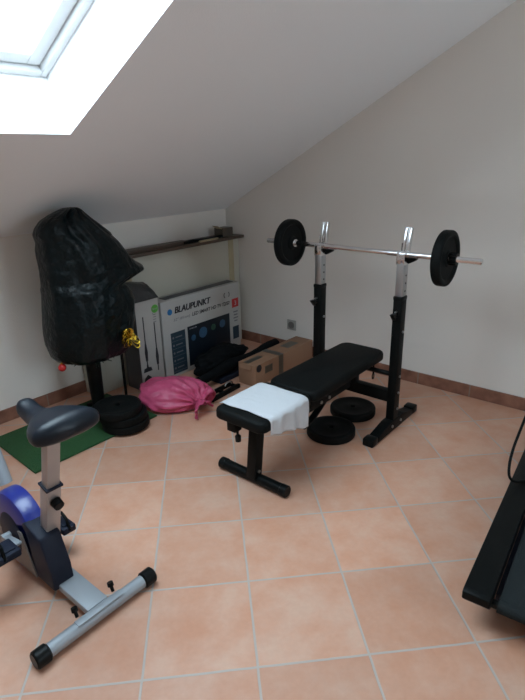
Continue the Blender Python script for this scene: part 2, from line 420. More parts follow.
b = bm_(); rect_y(b, .775, .905, .02, .318, TY); ip = obj('feature_panel', b, 'inkteal', t, smooth=False)
for i in range(5):
    b = bm_(); z = .285-.055*i; rect_y(b, .78, .90, z-.030, z-.0285, TY+.0006); rect_y(b, .805, .865, z-.008, z, TY+.0006); lathe(b, [(0, .0006), (.008, .0006), (.008, .0012), (0, .0012)], (.885, TY, z-.004), 'y', 16)
    obj('feature_row', b, 'inkgrey', ip, smooth=False)
b = bm_(); rect_y(b, .222, .292, .358, .425, TY); q = obj('red_badge', b, 'inkred', t, smooth=False)
b = text_bm('3', .05, .268, TY+.0006, .373); obj('badge_numeral', b, 'inkwhite', q, smooth=False)
b = bm_(); rect_y(b, .226, .292, .108, .208, TY); obj('energy_panel', b, 'inkteal', t, smooth=False)
for i, wd in enumerate((.05, .04, .05, .035)):
    b = bm_(); rect_y(b, .255-wd/2, .255+wd/2, .318-.024*i, .327-.024*i, TY); obj('side_print', b, 'inkgrey', t, smooth=False)
for sx in (1, -1):
    b = bm_(); pts = [(.345+sx*.022*math.cos(a)*1., TY+.001, .470+.018*math.sin(a)) for a in [(-.3+.6*k/6)*PI + (0 if sx > 0 else 0) for k in range(7)]]
    pts = [(.345+sx*(.012+.016*math.cos((-.35+.7*k/6)*PI)), TY+.0008, .470+.020*math.sin((-.35+.7*k/6)*PI)) for k in range(7)]
    tube(b, pts, .0024, 6); obj('eye_mark', b, 'ink', t)

# ------------------------------------------------------------------ stick vacuum carton
VY = .322
t = thing('vacuum_box', 'tall narrow white carton with green dot and printed stick vacuum cleaners', 'box', (1.09, .25, 0))
b = bm_(); box(b, (1.002, .165, 0), (1.186, VY, .594), .003); obj('carton', b, 'boxwhite', t)
b = bm_(); box(b, (1.1865, .166, .001), (1.1875, VY-.001, .593)); obj('side_print', b, 'boxgrey', t, smooth=False, label='dark grey printed side of the carton')
b = bm_(); lathe(b, [(0, .0), (.027, .0), (.027, .0009), (0, .0009)], (1.035, VY, .528), 'y', 32); gd = obj('green_dot', b, 'inkgreen', t)
b = text_bm('2in1', .018, 1.055, VY+.0009, .522, 0, .038); obj('dot_lettering', b, 'inkwhite', gd, smooth=False)
def stickvac(x, ztop, zbot, fl=1):
    b = bm_(); Lz = ztop-zbot
    tube(b, [(x, VY, ztop), (x, VY, zbot+.03)], .0045, 8)
    tube(b, [(x, VY, zbot+Lz*.52), (x, VY, zbot+Lz*.36), (x, VY, zbot+Lz*.2)], [.006, .013, .009], 10)
    if fl: prism(b, [(x-.036, zbot), (x+.036, zbot), (x+.028, zbot+.026), (x+.008, zbot+.03), (x+.006, zbot+.05), (x-.006, zbot+.05), (x-.008, zbot+.03), (x-.028, zbot+.026)], VY-.001, VY+.001, 'y')
    for v in b.verts: v.co.y = VY + max(-.001, min(.001, (v.co.y-VY)*.1))
    return b
obj('vacuum_picture', stickvac(1.135, .495, .125), 'ink', t); obj('vacuum_picture', stickvac(1.050, .44, .08, 0), 'ink', t)
b = bm_(); prism(b, [(1.105, .045), (1.175, .045), (1.165, .085), (1.14, .105), (1.115, .085)], VY-.001, VY+.001, 'y'); obj('base_picture', b, 'ink', t)
b = bm_(); rect_y(b, 1.05, 1.056, .50, .505, VY)
for i in range(4): rect_y(b, 1.030, 1.055, .49-.016*i, .494-.016*i, VY)
obj('front_print', b, 'inkgrey', t, smooth=False)
# dark glossy bag lying over the carton top
b = bm_()
nx, ny = 16, 14; G = []
for i in range(nx+1):
    row = []
    for j in range(ny+1):
        u, v = i/nx, j/ny; x = 1.000+.192*u; y = .324 - .172*v
        z = .600 + .10*math.sin(min(1, v*1.15)*PI*.5)*(.75+.35*u) + .006*noise.noise((x*30, y*30, 2))
        row.append(b.verts.new((x, y, z)))
    G.append(row)
for i in range(nx):
    for j in range(ny): b.faces.new((G[i][j], G[i+1][j], G[i+1][j+1], G[i][j+1]))
bnd = [G[i][0] for i in range(nx+1)] + [G[nx][j] for j in range(1, ny+1)] + [G[i][ny] for i in range(nx-1, -1, -1)] + [G[0][j] for j in range(ny-1, 0, -1)]
low = [b.verts.new((v.co.x, v.co.y, .5952)) for v in bnd]
for k in range(len(bnd)): k2 = (k+1) % len(bnd); b.faces.new((bnd[k2], bnd[k], low[k], low[k2]))
b.faces.new(low)
tag(obj('plastic_pouch', b, mat('dark_grey_plastic', (.045, .048, .05), .28, bump=.3, bscale=30, var=.2), origin=(1.09, .24, .5952)), 'dark grey glossy plastic pouch lying on the tall vacuum carton', 'pouch')

# ------------------------------------------------------------------ green mat
b = bm_(); box(b, (1.36, .165, .001), (2.108, .664, .012), .003)
for v in b.verts:
    if v.co.x > 1.9: v.co.x += (v.co.y-.4)*.04
tag(obj('green_mat', b, 'matgreen', origin=(1.73, .41, .001)), 'green artificial grass mat on the tiles below the black bag', 'mat')

# ------------------------------------------------------------------ weight plates
PR, PH = .131, .045
def make_plate(label, loc, group):
    t = thing('weight_plate', label, 'weight plate', loc, group)
    l = Vector(loc); r, h = PR, PH
    prof = [(.0150, .004), (.0150, h-.004), (.034, h-.003), (.040, h-.005), (.098, h-.005), (.106, h-.001), (.110, h), (r-.008, h), (r-.002, h-.003), (r, h-.009), (r, .009), (r-.002, .003), (r-.008, 0), (.110, 0), (.106, .002), (.098, .010), (.040, .010), (.034, .004), (.0150, .004)]
    b = bm_(); lathe(b, prof, l, 'z', 64); obj('plate_disc', b, 'rubber', t)
    return t
BX, BZ = .650, .960
gb, gu, gs = 'weight plates on the barbell', 'weight plates under the bench', 'stacked weight plates by the black bag'
plate = make_plate('round black weight plate on the floor under the bench, nearest the towel', (.915, 1.585, .001), gu)
copy_thing(plate, (.628, 1.552, .001), (0, 0, 1), 'round black weight plate on the floor under the bench, farther from the towel', gu)
copy_thing(plate, (BX, 1.095+PH, BZ), (PI/2, 0, 0), 'black weight plate on the left end of the raised barbell', gb)
copy_thing(plate, (BX, 1.998+PH, BZ-.001), (PI/2, 0, 0), 'black weight plate on the right end of the raised barbell', gb)
for i, (nm, dx, dy) in enumerate((('bottom', 0, 0), ('middle', .006, -.006), ('topmost', .030, -.018))):
    copy_thing(plate, (1.548+dx, .622+dy, .0125+i*(PH+.001)), (0, 0, i), ('bottom black weight plate of the stack beside the pink bag', 'middle black weight plate of the stack beside the pink bag', 'topmost black weight plate of the stack beside the pink bag')[i], gs)

# ------------------------------------------------------------------ barbell
t = thing('barbell', 'chrome barbell lying across the two rack posts', 'barbell', (BX, 1.57, BZ))
b = bm_(); tube(b, [(BX, .952, BZ), (BX, .956, BZ), (BX, 1.425, BZ), (BX, 1.427, BZ), (BX, 1.725, BZ), (BX, 1.727, BZ), (BX, 2.186, BZ), (BX, 2.190, BZ)], [.011, .0140, .0140, .0122, .0122, .0140, .0140, .011], 20); obj('bar', b, 'chrome', t)
for y in (1.141, 1.981):
    b = bm_(); lathe(b, [(.0142, 0), (.0142, .014), (.021, .014), (.022, .012), (.022, .004), (.021, 0), (.0142, 0)], (BX, y, BZ), 'y', 24); obj('inner_collar', b, 'chrome', t)
for y0, y1 in ((1.055, 1.094), (2.044, 2.076)):
    b = bm_(); n = 12; prof = []
    for k in range(n*2): a = 2*PI*k/(n*2); rr = .031 if k % 2 == 0 else .025; prof.append((BX+rr*math.cos(a), BZ+rr*math.sin(a)))
    prism(b, prof, y0, y1, 'y', .002); obj('star_collar', b, 'black', t, label='black star collar')

# ------------------------------------------------------------------ bench press
t = thing('weight_bench', 'black padded weight bench with two rack posts and silver bar hooks', 'weight bench', (1.0, 1.565, 0))
UY = (1.325, 1.810)
for yu in UY:
    s = 1 if yu > 1.5 else -1
    # foot: bowed tube with end shoes
    b = bm_(); prism(b, [(.43, .03), (.56, .062), (.72, .062), (.87, .03), (.87, -.0+.001), (.43, .001)], yu-.028, yu+.028, 'y', .004)
    ft = obj('rack_foot', b, 'black', t)
    for x0, x1, xa in ((.380, .440, .375), (.860, .920, .925)):
        b = bm_(); box(b, (x0, yu-.031, .0), (x1, yu+.031, .044), .008)
        obj('foot_shoe', b, 'capplastic', ft)
    for x in (.600, .700):
        b = bm_(); lathe(b, [(0, 0), (.008, 0), (.008, .006), (0, .008)], (x, yu+.028, .035), 'y', 12); obj('bolt', b, 'steel', ft)
    b = bm_(); box(b, (BX-.028, yu-.024, .055), (BX+.030, yu+.024, .745), .005)
    po = obj('rack_post', b, 'black', t)
    b = bm_(); box(b, (BX-.030, yu-.026, .728), (BX+.032, yu+.026, .750), .006); obj('post_sleeve', b, 'capplastic', po)
    for z in (.12, .215, .31, .56):
        b = bm_(); lathe(b, [(0, 0), (.007, 0), (.007, .006), (0, .008)], (BX-.004, yu+.024, z), 'y', 12); obj('bolt', b, 'steel', po)
    # pin knob on the front face
    b = bm_(); tube(b, [(BX+.031, yu, .650), (BX+.062, yu, .650)], .008, 12); prism(b, [(BX+.055, .630), (BX+.090, .668), (BX+.055, .668)], yu-.012, yu+.012, 'y', .003)
    kn = obj('pin_knob', b, 'capplastic', po)
    b = bm_(); tube(b, [(BX+.031, yu+.0, .672), (BX+.050, yu+.0, .672)], .005, 10); obj('pin', b, 'steel', kn)
    # silver inner tube and hook
    b = bm_(); box(b, (BX-.024, yu-.020, .745), (BX+.026, yu+.020, BZ-.016), .003)
    it = obj('inner_tube', b, 'steel', t)
    for z in (.775, .815, .855):
        b = bm_(); lathe(b, [(0, 0), (.005, 0), (.005, .0012), (0, .0012)], (BX-.004, yu+.020, z), 'y', 12); obj('adjustment_hole', b, 'black', it)
    b = bm_()
    # cradle: two side cheeks, front lip, tall slightly leaning back channel
    for yy in (yu-.022, yu+.019):
        prism(b, [(BX-.034, BZ-.05), (BX+.030, BZ-.05), (BX+.030, BZ+.004), (BX+.018, BZ+.012), (BX+.014, BZ-.012), (BX-.014, BZ-.014), (BX-.016, BZ+.05), (BX-.034, BZ+.05)], yy, yy+.003, 'y')
    box(b, (BX+.026, yu-.019, BZ-.045), (BX+.030, yu+.019, BZ+.004), .001)
    for yy in (-.012, .012): bar(b, (BX-.024, yu+yy, BZ-.01), (BX-.050, yu+yy, BZ+.122), .013, .024, .002, up=(1, 0, 0))
    bar(b, (BX-.029, yu, BZ-.01), (BX-.055, yu, BZ+.122), .014, .012, 0, up=(1, 0, 0))
    box(b, (BX-.034, yu-.02, BZ-.05), (BX-.030, yu+.02, BZ+.05), .001)
    obj('bar_hook', b, 'chrome', t)
    b = bm_(); prism(b, [(yu+.018, BZ-.020), (yu+.062, BZ-.020), (yu+.052, BZ-.034), (yu+.018, BZ-.052)], BX-.05, BX-.015, 'x', .002); obj('hook_gusset', b, 'black', t)
b = bm_(); box(b, (BX-.025, UY[0]+.02, .157), (BX+.025, UY[1]-.02, .220), .004); obj('crossbar', b, 'black', t)
b = bm_(); tube(b, [(BX, UY[0]+.02, .315), (BX, UY[1]-.02, .315)], .013, 14); obj('upper_crossbar', b, 'black', t)
# spine under the pads
b = bm_(); bar(b, (BX+.01, 1.565, .215), (BX+.01, 1.565, .32), .05, .05, .004); bar(b, (.60, 1.565, .325), (1.52, 1.565, .325), .05, .045, .004)
obj('bench_spine', b, 'black', t)
for yy in (1.455, 1.668):
    b = bm_(); box(b, (.88, yy, .290), (1.24, yy+.006, .345), .002); sp = obj('pad_rail', b, 'black', t)
for x, z in ((1.155, .31), (1.085, .31)):
    b = bm_(); lathe(b, [(0, 0), (.008, 0), (.008, .006), (0, .008)], (x, 1.674, z), 'y', 12); obj('bolt', b, 'steel', sp)
# curved ladder for the backrest
b = bm_(); pts = []
for k in range(9):
    a = k/8; pts.append((1.262 - .235*a, 1.640, .205 + .030*a + .085*a**2.2))
for p, q in zip(pts, pts[1:]): bar(b, p, q, .008, .032, 0, up=(0, 1, 0))
for v in b.verts: pass
obj('backrest_ladder', b, 'black', t)
# strap with snap hook hanging at the head end
b = bm_(); tube(b, [(.60, 1.655, .335), (.598, 1.657, .30), (.600, 1.657, .270)], .005, 8); st = obj('hanging_strap', b, 'fabricblack', t)
b = bm_(); pts = [(.600+.010*math.sin(a), 1.657, .252+.018*math.cos(a)) for a in [2*PI*k/12 for k in range(13)]]; tube(b, pts, .0035, 8, cap=False); obj('snap_hook', b, 'black', st)
# front leg and its round foot
b = bm_(); bar(b, (1.522, 1.553, .035), (1.505, 1.568, .335), .052, .052, .004, up=(0, 1, 0)); fl_ = obj('front_leg', b, 'black', t)
b = bm_(); lathe(b, [(0, 0), (.008, 0), (.008, .006), (0, .008)], (1.520, 1.581, .075), 'y', 12); obj('bolt', b, 'steel', fl_)
b = bm_(); tube(b, [(1.514, 1.365, .0285), (1.514, 1.725, .0285)], .0255, 24); ff = obj('front_foot', b, 'black', t)
for y0, y1 in ((1.338, 1.375), (1.705, 1.742)):
    b = bm_(); lathe(b, [(0, 0), (.024, 0), (.028, .004), (.028, y1-y0-.004), (.024, y1-y0), (0, y1-y0)], (1.514, y0, .0285), 'y', 24); obj('end_cap', b, 'capplastic', ff)
# bracket with hanging knob
b = bm_(); box(b, (1.555, 1.470, .285), (1.600, 1.520, .345), .004); br = obj('seat_bracket', b, 'black', t)
b = bm_(); tube(b, [(1.578, 1.512, .30), (1.578, 1.514, .27), (1.578, 1.515, .262), (1.578, 1.516, .236)], [.006, .006, .014, .013], 14); obj('hanging_knob', b, 'capplastic', br)
def pad(x0, x1, y0, y1, z0, z1, r=.05, nr=6, taper=0.):
    poly = []
    for cx, cy, a0 in ((x1-r, y1-r, 0), (x0+r, y1-r, PI/2), (x0+r, y0+r, PI), (x1-r, y0+r, 3*PI/2)):
        for k in range(nr+1): a = a0+PI/2*k/nr; poly.append((cx+r*math.cos(a), cy+r*math.sin(a)))
    cx, cy = (x0+x1)/2, (y0+y1)/2
    if taper: poly = [(x, cy+(y-cy)*(1-taper*(x1-x)/(x1-x0))) for x, y in poly]
    b = bm_(); lev = [(z0, .012), (z0+.004, .004), (z0+.010, 0), (z1-.018, 0), (z1-.008, .003), (z1-.003, .009), (z1, .018)]
    rings = []
    for z, ins in lev:
        sx = 1-2*ins/(x1-x0); sy = 1-2*ins/(y1-y0)
        rings.append([b.verts.new((cx+(x-cx)*sx, cy+(y-cy)*sy, z)) for x, y in poly])
    n = len(poly)
    for a, c in zip(rings, rings[1:]):
        for k in range(n): b.faces.new((a[k], a[(k+1) % n], c[(k+1) % n], c[k]))
    b.faces.new(list(reversed(rings[0]))); b.faces.new(rings[-1]); return b
PZ0, PZ1 = .347, .402
obj('backrest_pad', pad(.542, 1.262, 1.424, 1.706, PZ0, PZ1, .05, taper=.03), 'vinyl', t)
obj('seat_pad', pad(1.268, 1.635, 1.424, 1.706, PZ0, PZ1, .035), 'vinyl', t)

# towel laid across the seat pad, hanging down on the camera side
b = bm_(); nx, nv = 40, 40; G = []
x0t, x1t = 1.320, 1.590
for i in range(nx+1):
    u = i/nx; row = []
    hang = .125 - .075*u
    total = .278 + .016 + hang
    for j in range(nv+1):
        s = total*j/nv
        x = x0t + (x1t-x0t)*u
        top = PZ1 + .006
        wr = .003*math.sin(u*23+s*9) + .003*noise.noise((u*7, s*26, 1))
        if s < .268: y = 1.428 + s; z = top + .5*abs(wr)
        elif s < .292: a = (s-.268)/.024*PI/2; y = 1.696 + .018*math.sin(a); z = top - .016*(1-math.cos(a))
        else:
            dz = s-.292; y = 1.714 + .006*math.sin(u*17)*min(1, dz*12) + wr; z = top - .016 - dz
        if j < 2: z = top - .010*(2-j)/2; y = 1.428 - .006 + s*1.
        sk = .012*noise.noise((u*3, s*9, 5))
        row.append(b.verts.new((x + sk, y, z)))
    G.append(row)
for i in range(nx):
    for j in range(nv): b.faces.new((G[i][j], G[i+1][j], G[i+1][j+1], G[i][j+1]))
o = tag(obj('white_towel', b, 'towel', origin=(1.42, 1.565, PZ1), angle=80), 'white towel draped over the seat end of the black bench', 'towel')
sm = o.modifiers.new('s', 'SOLIDIFY'); sm.thickness = .004; sm.offset = 1

# ------------------------------------------------------------------ long cardboard box and black things on the floor
t = thing('long_cardboard_box', 'long brown cardboard box with dark tape on the floor behind the bench', 'box', (.40, .80, 0))
CB = (.05, .700, .72, .870, .152)
b = bm_(); box(b, (CB[0], CB[2], .001), (CB[1], CB[3], CB[4]), .003)
obj('carton', b, 'card', t)
b = bm_(); box(b, (.405, CB[2]-.001, .002), (.455, CB[3]+.001, CB[4]+.001)); obj('tape_band', b, 'tape', t)
b = bm_(); box(b, (.17, .76, CB[4]), (.30, .83, CB[4]+.0012)); obj('top_tape', b, 'tape', t)
b = bm_(); box(b, (.54, .755, CB[4]), (.69, .80, CB[4]+.0012)); obj('top_tape', b, 'tape', t)
b = bm_(); lathe(b, [(0, 0), (.026, 0), (.026, .001), (0, .001)], (.665, CB[3], .125), 'y', 24); obj('hand_hole', b, 'ink', t)
b = bm_(); box(b, (.525, CB[3], .07), (.605, CB[3]+.001, .12)); obj('printed_label', b, 'tape', t)
b = bm_(); bar(b, (.703, .79, .150), (.714, .79, .120), .10, .003, 0, up=(1, 0, .3)); obj('end_flap', b, 'card', t)

b = bm_(); nseg = 40; pts = []; rr = []
for k in range(nseg+1):
    u = k/nseg; pts.append((.17 + .89*u, .635 - .02*u + .006*math.sin(u*9), .118 -.045*u + .003*math.sin(u*14))); rr.append(.034 + .005*math.sin(u*13) + .003*noise.noise((u*20, 0, 0)))
rr[0] = .018; rr[-1] = .018
tube(b, pts, rr, 16)
t = thing('tripod_bag', 'long black rolled fabric case lying between the cardboard box and the television carton', 'case', (.68, .645, .04))
obj('case_body', b, 'fabricblack', t)
b = bm_(); bar(b, (.36, .60, .02), (.80, .60, .02), .10, .038, .006); obj('case_base', b, 'charcoal', t)
t = thing('metal_bracket_tray', 'black slotted metal frame with a steel bracket lying beside the pink bag', 'frame', (.93, .73, .0))
b = bm_(); bar(b, (.76, .775, .016), (1.03, .790, .016), .022, .028, .003); bar(b, (.76, .71, .016), (1.03, .722, .016), .018, .028, .003)
for x in (.78, .90, 1.02): bar(b, (x, .70, .014), (x, .79, .014), .018, .018, .002)
obj('tray_frame', b, 'black', t)
b = bm_(); box(b, (.975, .712, .031), (1.015, .765, .062), .003); obj('steel_bracket', b, 'steel', t)
b = bm_(); pts = [(.83+.03*math.cos(a), .745+.0*a, .035+.02*math.sin(a)) for a in [PI*k/10 for k in range(11)]]; tube(b, pts, .004, 8); obj('wire_handle', b, 'steel', t)
# slumped black bag in front of the television carton
def blob(c, rad, seed, amp=.18, sub=5, flat=.0, sq=1.):
    b = bm_(); bmesh.ops.create_icosphere(b, subdivisions=sub, radius=1)
    for v in b.verts:
        n = v.co.normalized()
        d = 1 + amp*(noise.noise(n*1.6+Vector((seed, 0, 0))) + .5*noise.noise(n*4+Vector((0, seed, 0))) + .22*abs(noise.noise(n*9+Vector((0, 0, seed)))))
        p = Vector((n.x*rad[0]*d, n.y*rad[1]*d, n.z*rad[2]*d))
        v.co = Vector(c) + p
        if v.co.z < flat: v.co.z = flat + (v.co.z-flat)*.02
    return b
b = blob((.585, .445, .070), (.245, .105, .095), 3.1, .22, flat=.003)
tag(obj('slumped_bag', b, 'fabricblack', origin=(.585, .46, 0)), 'slumped black fabric bag on the floor against the television carton', 'bag')

# ------------------------------------------------------------------ pink carrier bag
b = bm_(); bmesh.ops.create_icosphere(b, subdivisions=6, radius=1)
kc = Vector((1.175, .815, .060))
for v in b.verts:
    n = v.co.normalized()
    d = 1 + .15*noise.noise(n*1.5+Vector((7, 0, 0))) + .07*noise.noise(n*3.4)
    q_ = Vector((n.x*.142*d, n.y*.220*d, 0)); q_.rotate(Matrix.Rotation(math.radians(39.5), 3, 'Z')); p = Vector((1.200, .640, .088)) + q_ + Vector((0, 0, n.z*.090*d))
    if n.x > .3: p.z -= (n.x-.3)*.035
    # folds running to the knot
    dk = p-kc; a = math.atan2(dk.z, dk.x); rr = dk.length
    f = math.exp(-(rr/.16)**2)
    p += n*(.012*f*math.sin(a*13+rr*12) + .006*(1-f)*(noise.ridged_multi_fractal(n*2.4, 1., 2., 3, 1., 2.)-1.2))
    if p.z < .004: p.z = .004 + (p.z-.004)*.02
    v.co = p
t = thing('pink_plastic_bag', 'crumpled pink plastic carrier bag knotted shut on the tiles', 'bag', (1.215, .68, 0))
obj('bag_body', b, 'pinkbag', t, angle=180)
b = bm_()
def ribbon_loop(b, c, dx, dz, dy, wd, n=18, ph=0):
    prev = None
    for k in range(n+1):
        a = 2*PI*k/n
        p = Vector(c) + Vector((dx*(1-math.cos(a))/2, dy*math.sin(a)*.5 + .02*math.sin(a+ph), dz*math.sin(a)))
        w_ = wd*(.35+.65*abs(math.sin(a/2)))
        cur = [b.verts.new(p+Vector((0, -w_/2, w_*.3))), b.verts.new(p+Vector((0, w_/2, -w_*.3)))]
        if prev: b.faces.new((prev[0], prev[1], cur[1], cur[0]))
        prev = cur
ribbon_loop(b, (1.135, .815, .075), -.085, .055, .03, .05)
h1 = obj('tied_handle', b, 'pinkbag', t, angle=180); h1.modifiers.new('s', 'SOLIDIFY').thickness = .003
b = bm_(); seg = 20; rows = []
for i in range(8):
    u = i/7; row = []
    for k in range(seg+1):
        a = -.5*PI + PI*1.25*k/seg
        r_ = (.014+.060*u)*(1+.12*math.sin(k*1.9))
        row.append(b.verts.new((1.165+.035*u + r_*math.sin(a)*.95, .815+.085*u, max(.004, .070-.030*u+r_*.75*math.cos(a)))))
    rows.append(row)
for i in range(7):
    for k in range(seg): b.faces.new((rows[i][k], rows[i][k+1], rows[i+1][k+1], rows[i+1][k]))
h2 = obj('bag_opening', b, 'pinkbag', t, angle=180); h2.modifiers.new('s', 'SOLIDIFY').thickness = .003
b = bm_()
for k in range(26):
    a = random.uniform(0, 2*PI); r_ = random.uniform(0, .016); tube(b, [(1.158+r_*math.cos(a), .815+random.uniform(-.015, .02), .070+r_*math.sin(a)), (1.158+r_*2*math.cos(a), .828, .070+r_*2*math.sin(a))], .006, 6)
obj('bag_knot', b, 'pinkbag', t, angle=180)

# ------------------------------------------------------------------ bagged Christmas tree
TX, TYY = 1.560, .385
t = thing('artificial_tree', 'dark artificial Christmas tree on a metal stand, its crown under the bin liner', 'tree', (TX, TYY, 0))
b = bm_(); tube(b, [(TX, TYY, .05), (TX, TYY, .30), (TX, TYY, 1.12)], [.036, .042, .042], 14); obj('trunk', b, 'black', t)
for a in (.4, 2.5, 4.6):
    b = bm_(); tube(b, [(TX, TYY, .10), (TX+.10*math.cos(a), TYY+.09*math.sin(a), .05), (TX+.17*math.cos(a), TYY+.145*math.sin(a), .024)], .011, 10); obj('stand_leg', b, 'black', t)
b = bm_(); rnd = random.Random(8)
for k in range(380):
    a = rnd.uniform(0, 2*PI); r_ = rnd.uniform(.0, .085); z = rnd.uniform(.355, .46)
    p = Vector((TX-.02+r_*math.cos(a)*1.3, TYY+r_*math.sin(a), z)); d = Vector((math.cos(a)*.03, math.sin(a)*.03, rnd.uniform(-.03, .01)))
    bar(b, p, p+d, .003, .003, 0)
nd = obj('needles', b, 'needles', t, smooth=False); nd['kind'] = 'stuff'
# thin second pole
t = thing('metal_pole', 'thin black pole standing between the tree stand and the vacuum carton', 'pole', (1.335, .34, 0))
b = bm_(); tube(b, [(1.335, .34, .02), (1.325, .33, .55)], .009, 10); obj('pole_rod', b, 'black', t)
b = bm_(); lathe(b, [(0, .0), (.05, .0), (.05, .010), (.012, .022), (0, .022)], (1.335, .34, .001), 'z', 24); obj('pole_base', b, 'black', t)

# bin liner
rows = [  # z, x at left edge of the picture, x at right edge, half depth
 (.390, 1.715, 1.420, .12), (.402, 1.760, 1.380, .165), (.430, 1.785, 1.345, .185), (.50, 1.800, 1.318, .20), (.56, 1.800, 1.300, .21), (.62, 1.795, 1.288, .215), (.68, 1.785, 1.278, .215), (.735, 1.774, 1.300, .21),
 (.775, 1.771, 1.335, .205), (.795, 1.772, 1.320, .20), (.812, 1.772, 1.235, .19), (.834, 1.772, 1.158, .185), (.850, 1.771, 1.175, .185), (.875, 1.770, 1.215, .185), (.91, 1.768, 1.245, .18), (.95, 1.766, 1.272, .175), (1.0, 1.762, 1.305, .165), (1.04, 1.756, 1.345, .15), (1.08, 1.768, 1.388, .13), (1.115, 1.756, 1.430, .11), (1.145, 1.730, 1.468, .09), (1.17, 1.685, 1.496, .065), (1.19, 1.632, 1.515, .045), (1.200, 1.600, 1.535, .025)]
def row_at(z):
    for a, c in zip(rows, rows[1:]):
        if a[0] <= z <= c[0]: f = (z-a[0])/(c[0]-a[0]); return [a[i]+(c[i]-a[i])*f for i in range(4)]
    return list(rows[-1])
b = bm_(); NZ, NS = 110, 120; rings = []
for i in range(NZ+1):
    z = rows[0][0] + (rows[-1][0]-rows[0][0])*i/NZ; _, xl, xr, dp = row_at(z)
    rg = []
    for k in range(NS):
        a = 2*PI*k/NS; ca, sa = math.cos(a), math.sin(a)
        # the flap on the picture's right is thin, the body round
        cx = (xl+xr)/2; hx = (xl-xr)/2
        x = cx + hx*ca; dd = dp
        if ca < -.55 and .78 < z < 1.05: dd = dp*(1-.45*(-ca-.55)/.45)
        y = .395 + dd*sa*(abs(sa)**-.12 if abs(sa) > .01 else 1)
        q = Vector((ca*1.5, sa*1.5, z*2.2))
        w_ = .020*noise.noise(q*1.5) + .012*noise.noise(Vector((ca*4, sa*4, z*5+3))) + .008*abs(noise.noise(Vector((ca*5+z*9, sa*5, z*13))))
        w_ += .006*math.sin(a*9 + 6*z + 2*noise.noise(q)) * (1 if z > .9 else .5)
        edge = .3 + .7*abs(sa)
        x += ca*w_*edge*.6; y += sa*w_*1.3
        y = max(.055, y); 
        zz = min(z, zc(y)-.012) if z > 1.0 else z
        rg.append(b.verts.new((x, y, zz)))
    rings.append(rg)
for a, c in zip(rings, rings[1:]):
    for k in range(NS): b.faces.new((a[k], a[(k+1) % NS], c[(k+1) % NS], c[k]))
b.faces.new(rings[-1])
# gathered underside, open round the trunk
inner = [b.verts.new((TX + .046*math.cos(2*PI*k/NS), TYY+.046*math.sin(2*PI*k/NS), .43)) for k in range(NS)]
for k in range(NS): b.faces.new((inner[k], inner[(k+1) % NS], rings[0][(k+1) % NS], rings[0][k]))
tag(obj('bin_liner', b, 'binbag', origin=(TX, TYY, .395), angle=180), 'big glossy black bin liner pulled over the tree up to the sloping ceiling', 'bin bag')

def bauble(x, y, z, r, m, lab):
    t = thing('christmas_bauble', lab, 'bauble', (x, y, z+r))
    b = bm_(); bmesh.ops.create_uvsphere(b, u_segments=24, v_segments=16, radius=r)
    b.transform(Matrix.Translation((x, y, z))); obj('ball', b, m, t)
    b = bm_(); tube(b, [(x, y, z+r-.003), (x, y, z+r+.008)], .005, 10); obj('hanging_cap', b, 'gold', t)
bauble(1.765, .42, .385, .021, 'redgloss', 'red bauble hanging out at the left lower edge of the black bin liner')
bauble(1.655, .48, .400, .015, 'creamgloss', 'cream bauble hanging out at the lower middle edge of the black bin liner')

# gold tinsel bow
t = thing('gold_tinsel_bow', 'shiny gold foil bow hanging beside the black bin liner', 'bow', (1.475, .64, .52))
rnd = random.Random(5)
gc = Vector((1.475, .640, .520))
for q in range(14):
    b = bm_(); a0 = 2*PI*q/14+rnd.uniform(-.2, .2)
    L_ = rnd.uniform(.045, .082); w_ = rnd.uniform(.012, .022); tilt = rnd.uniform(-.5, .5)
    prev = None
    for k in range(13):
        s = k/12; out = L_*math.sin(s*PI); side = .018*math.sin(2*PI*s); up = .030*math.sin(PI*s)*tilt
        d = Vector((math.cos(a0)*.66, .3*math.sin(a0*2)+up*8, math.sin(a0)*.9)); e = Vector((-math.sin(a0), .4, math.cos(a0)))
        p = gc + d*out + e*side
        cur = [b.verts.new(p + Vector((0, w_/2, 0)) + e*w_*.3), b.verts.new(p - Vector((0, w_/2, 0)) - e*w_*.3)]
        if prev: b.faces.new((prev[0], prev[1], cur[1], cur[0]))
        prev = cur
    o = obj('foil_loop', b, 'gold', t, angle=30); o.modifiers.new('s', 'SOLIDIFY').thickness = .0008

# ------------------------------------------------------------------ exercise bike
BXX = 2.415
t = thing('exercise_bike', 'silver and blue exercise bike with a black saddle, at the left edge', 'exercise bike', (BXX, 1.4, 0))
b = bm_(); tube(b, [(2.235, 1.652, .0295), (2.610, 1.652, .0295)], .0225, 24); rf = obj('rear_foot', b, 'silver_paint', t)
for x0, s in ((2.200, 1), (2.602, 1)):
    b = bm_(); lathe(b, [(0, 0), (.024, 0), (.0290, .005), (.0290, .043), (.024, .048), (0, .048)], (x0, 1.652, .0295), 'x', 24); obj('rubber_cap', b, 'capplastic', rf)
for x in (2.352, 2.488):
    b = bm_(); tube(b, [(x, 1.632, .055), (x, 1.624, .075)], [.006, .006], 10); tube(b, [(x, 1.624, .073), (x, 1.620, .086)], [.011, .010], 12); obj('foot_bolt', b, 'capplastic', rf)
b = bm_(); box(b, (2.335, 1.640, .051), (2.505, 1.668, .0545), .001); obj('clamp_plate', b, 'silver_paint', rf)
b = bm_(); box(b, (BXX-.037, 1.36, .030), (BXX+.040, 1.640, .058), .004); obj('base_beam', b, 'silver_paint', t)
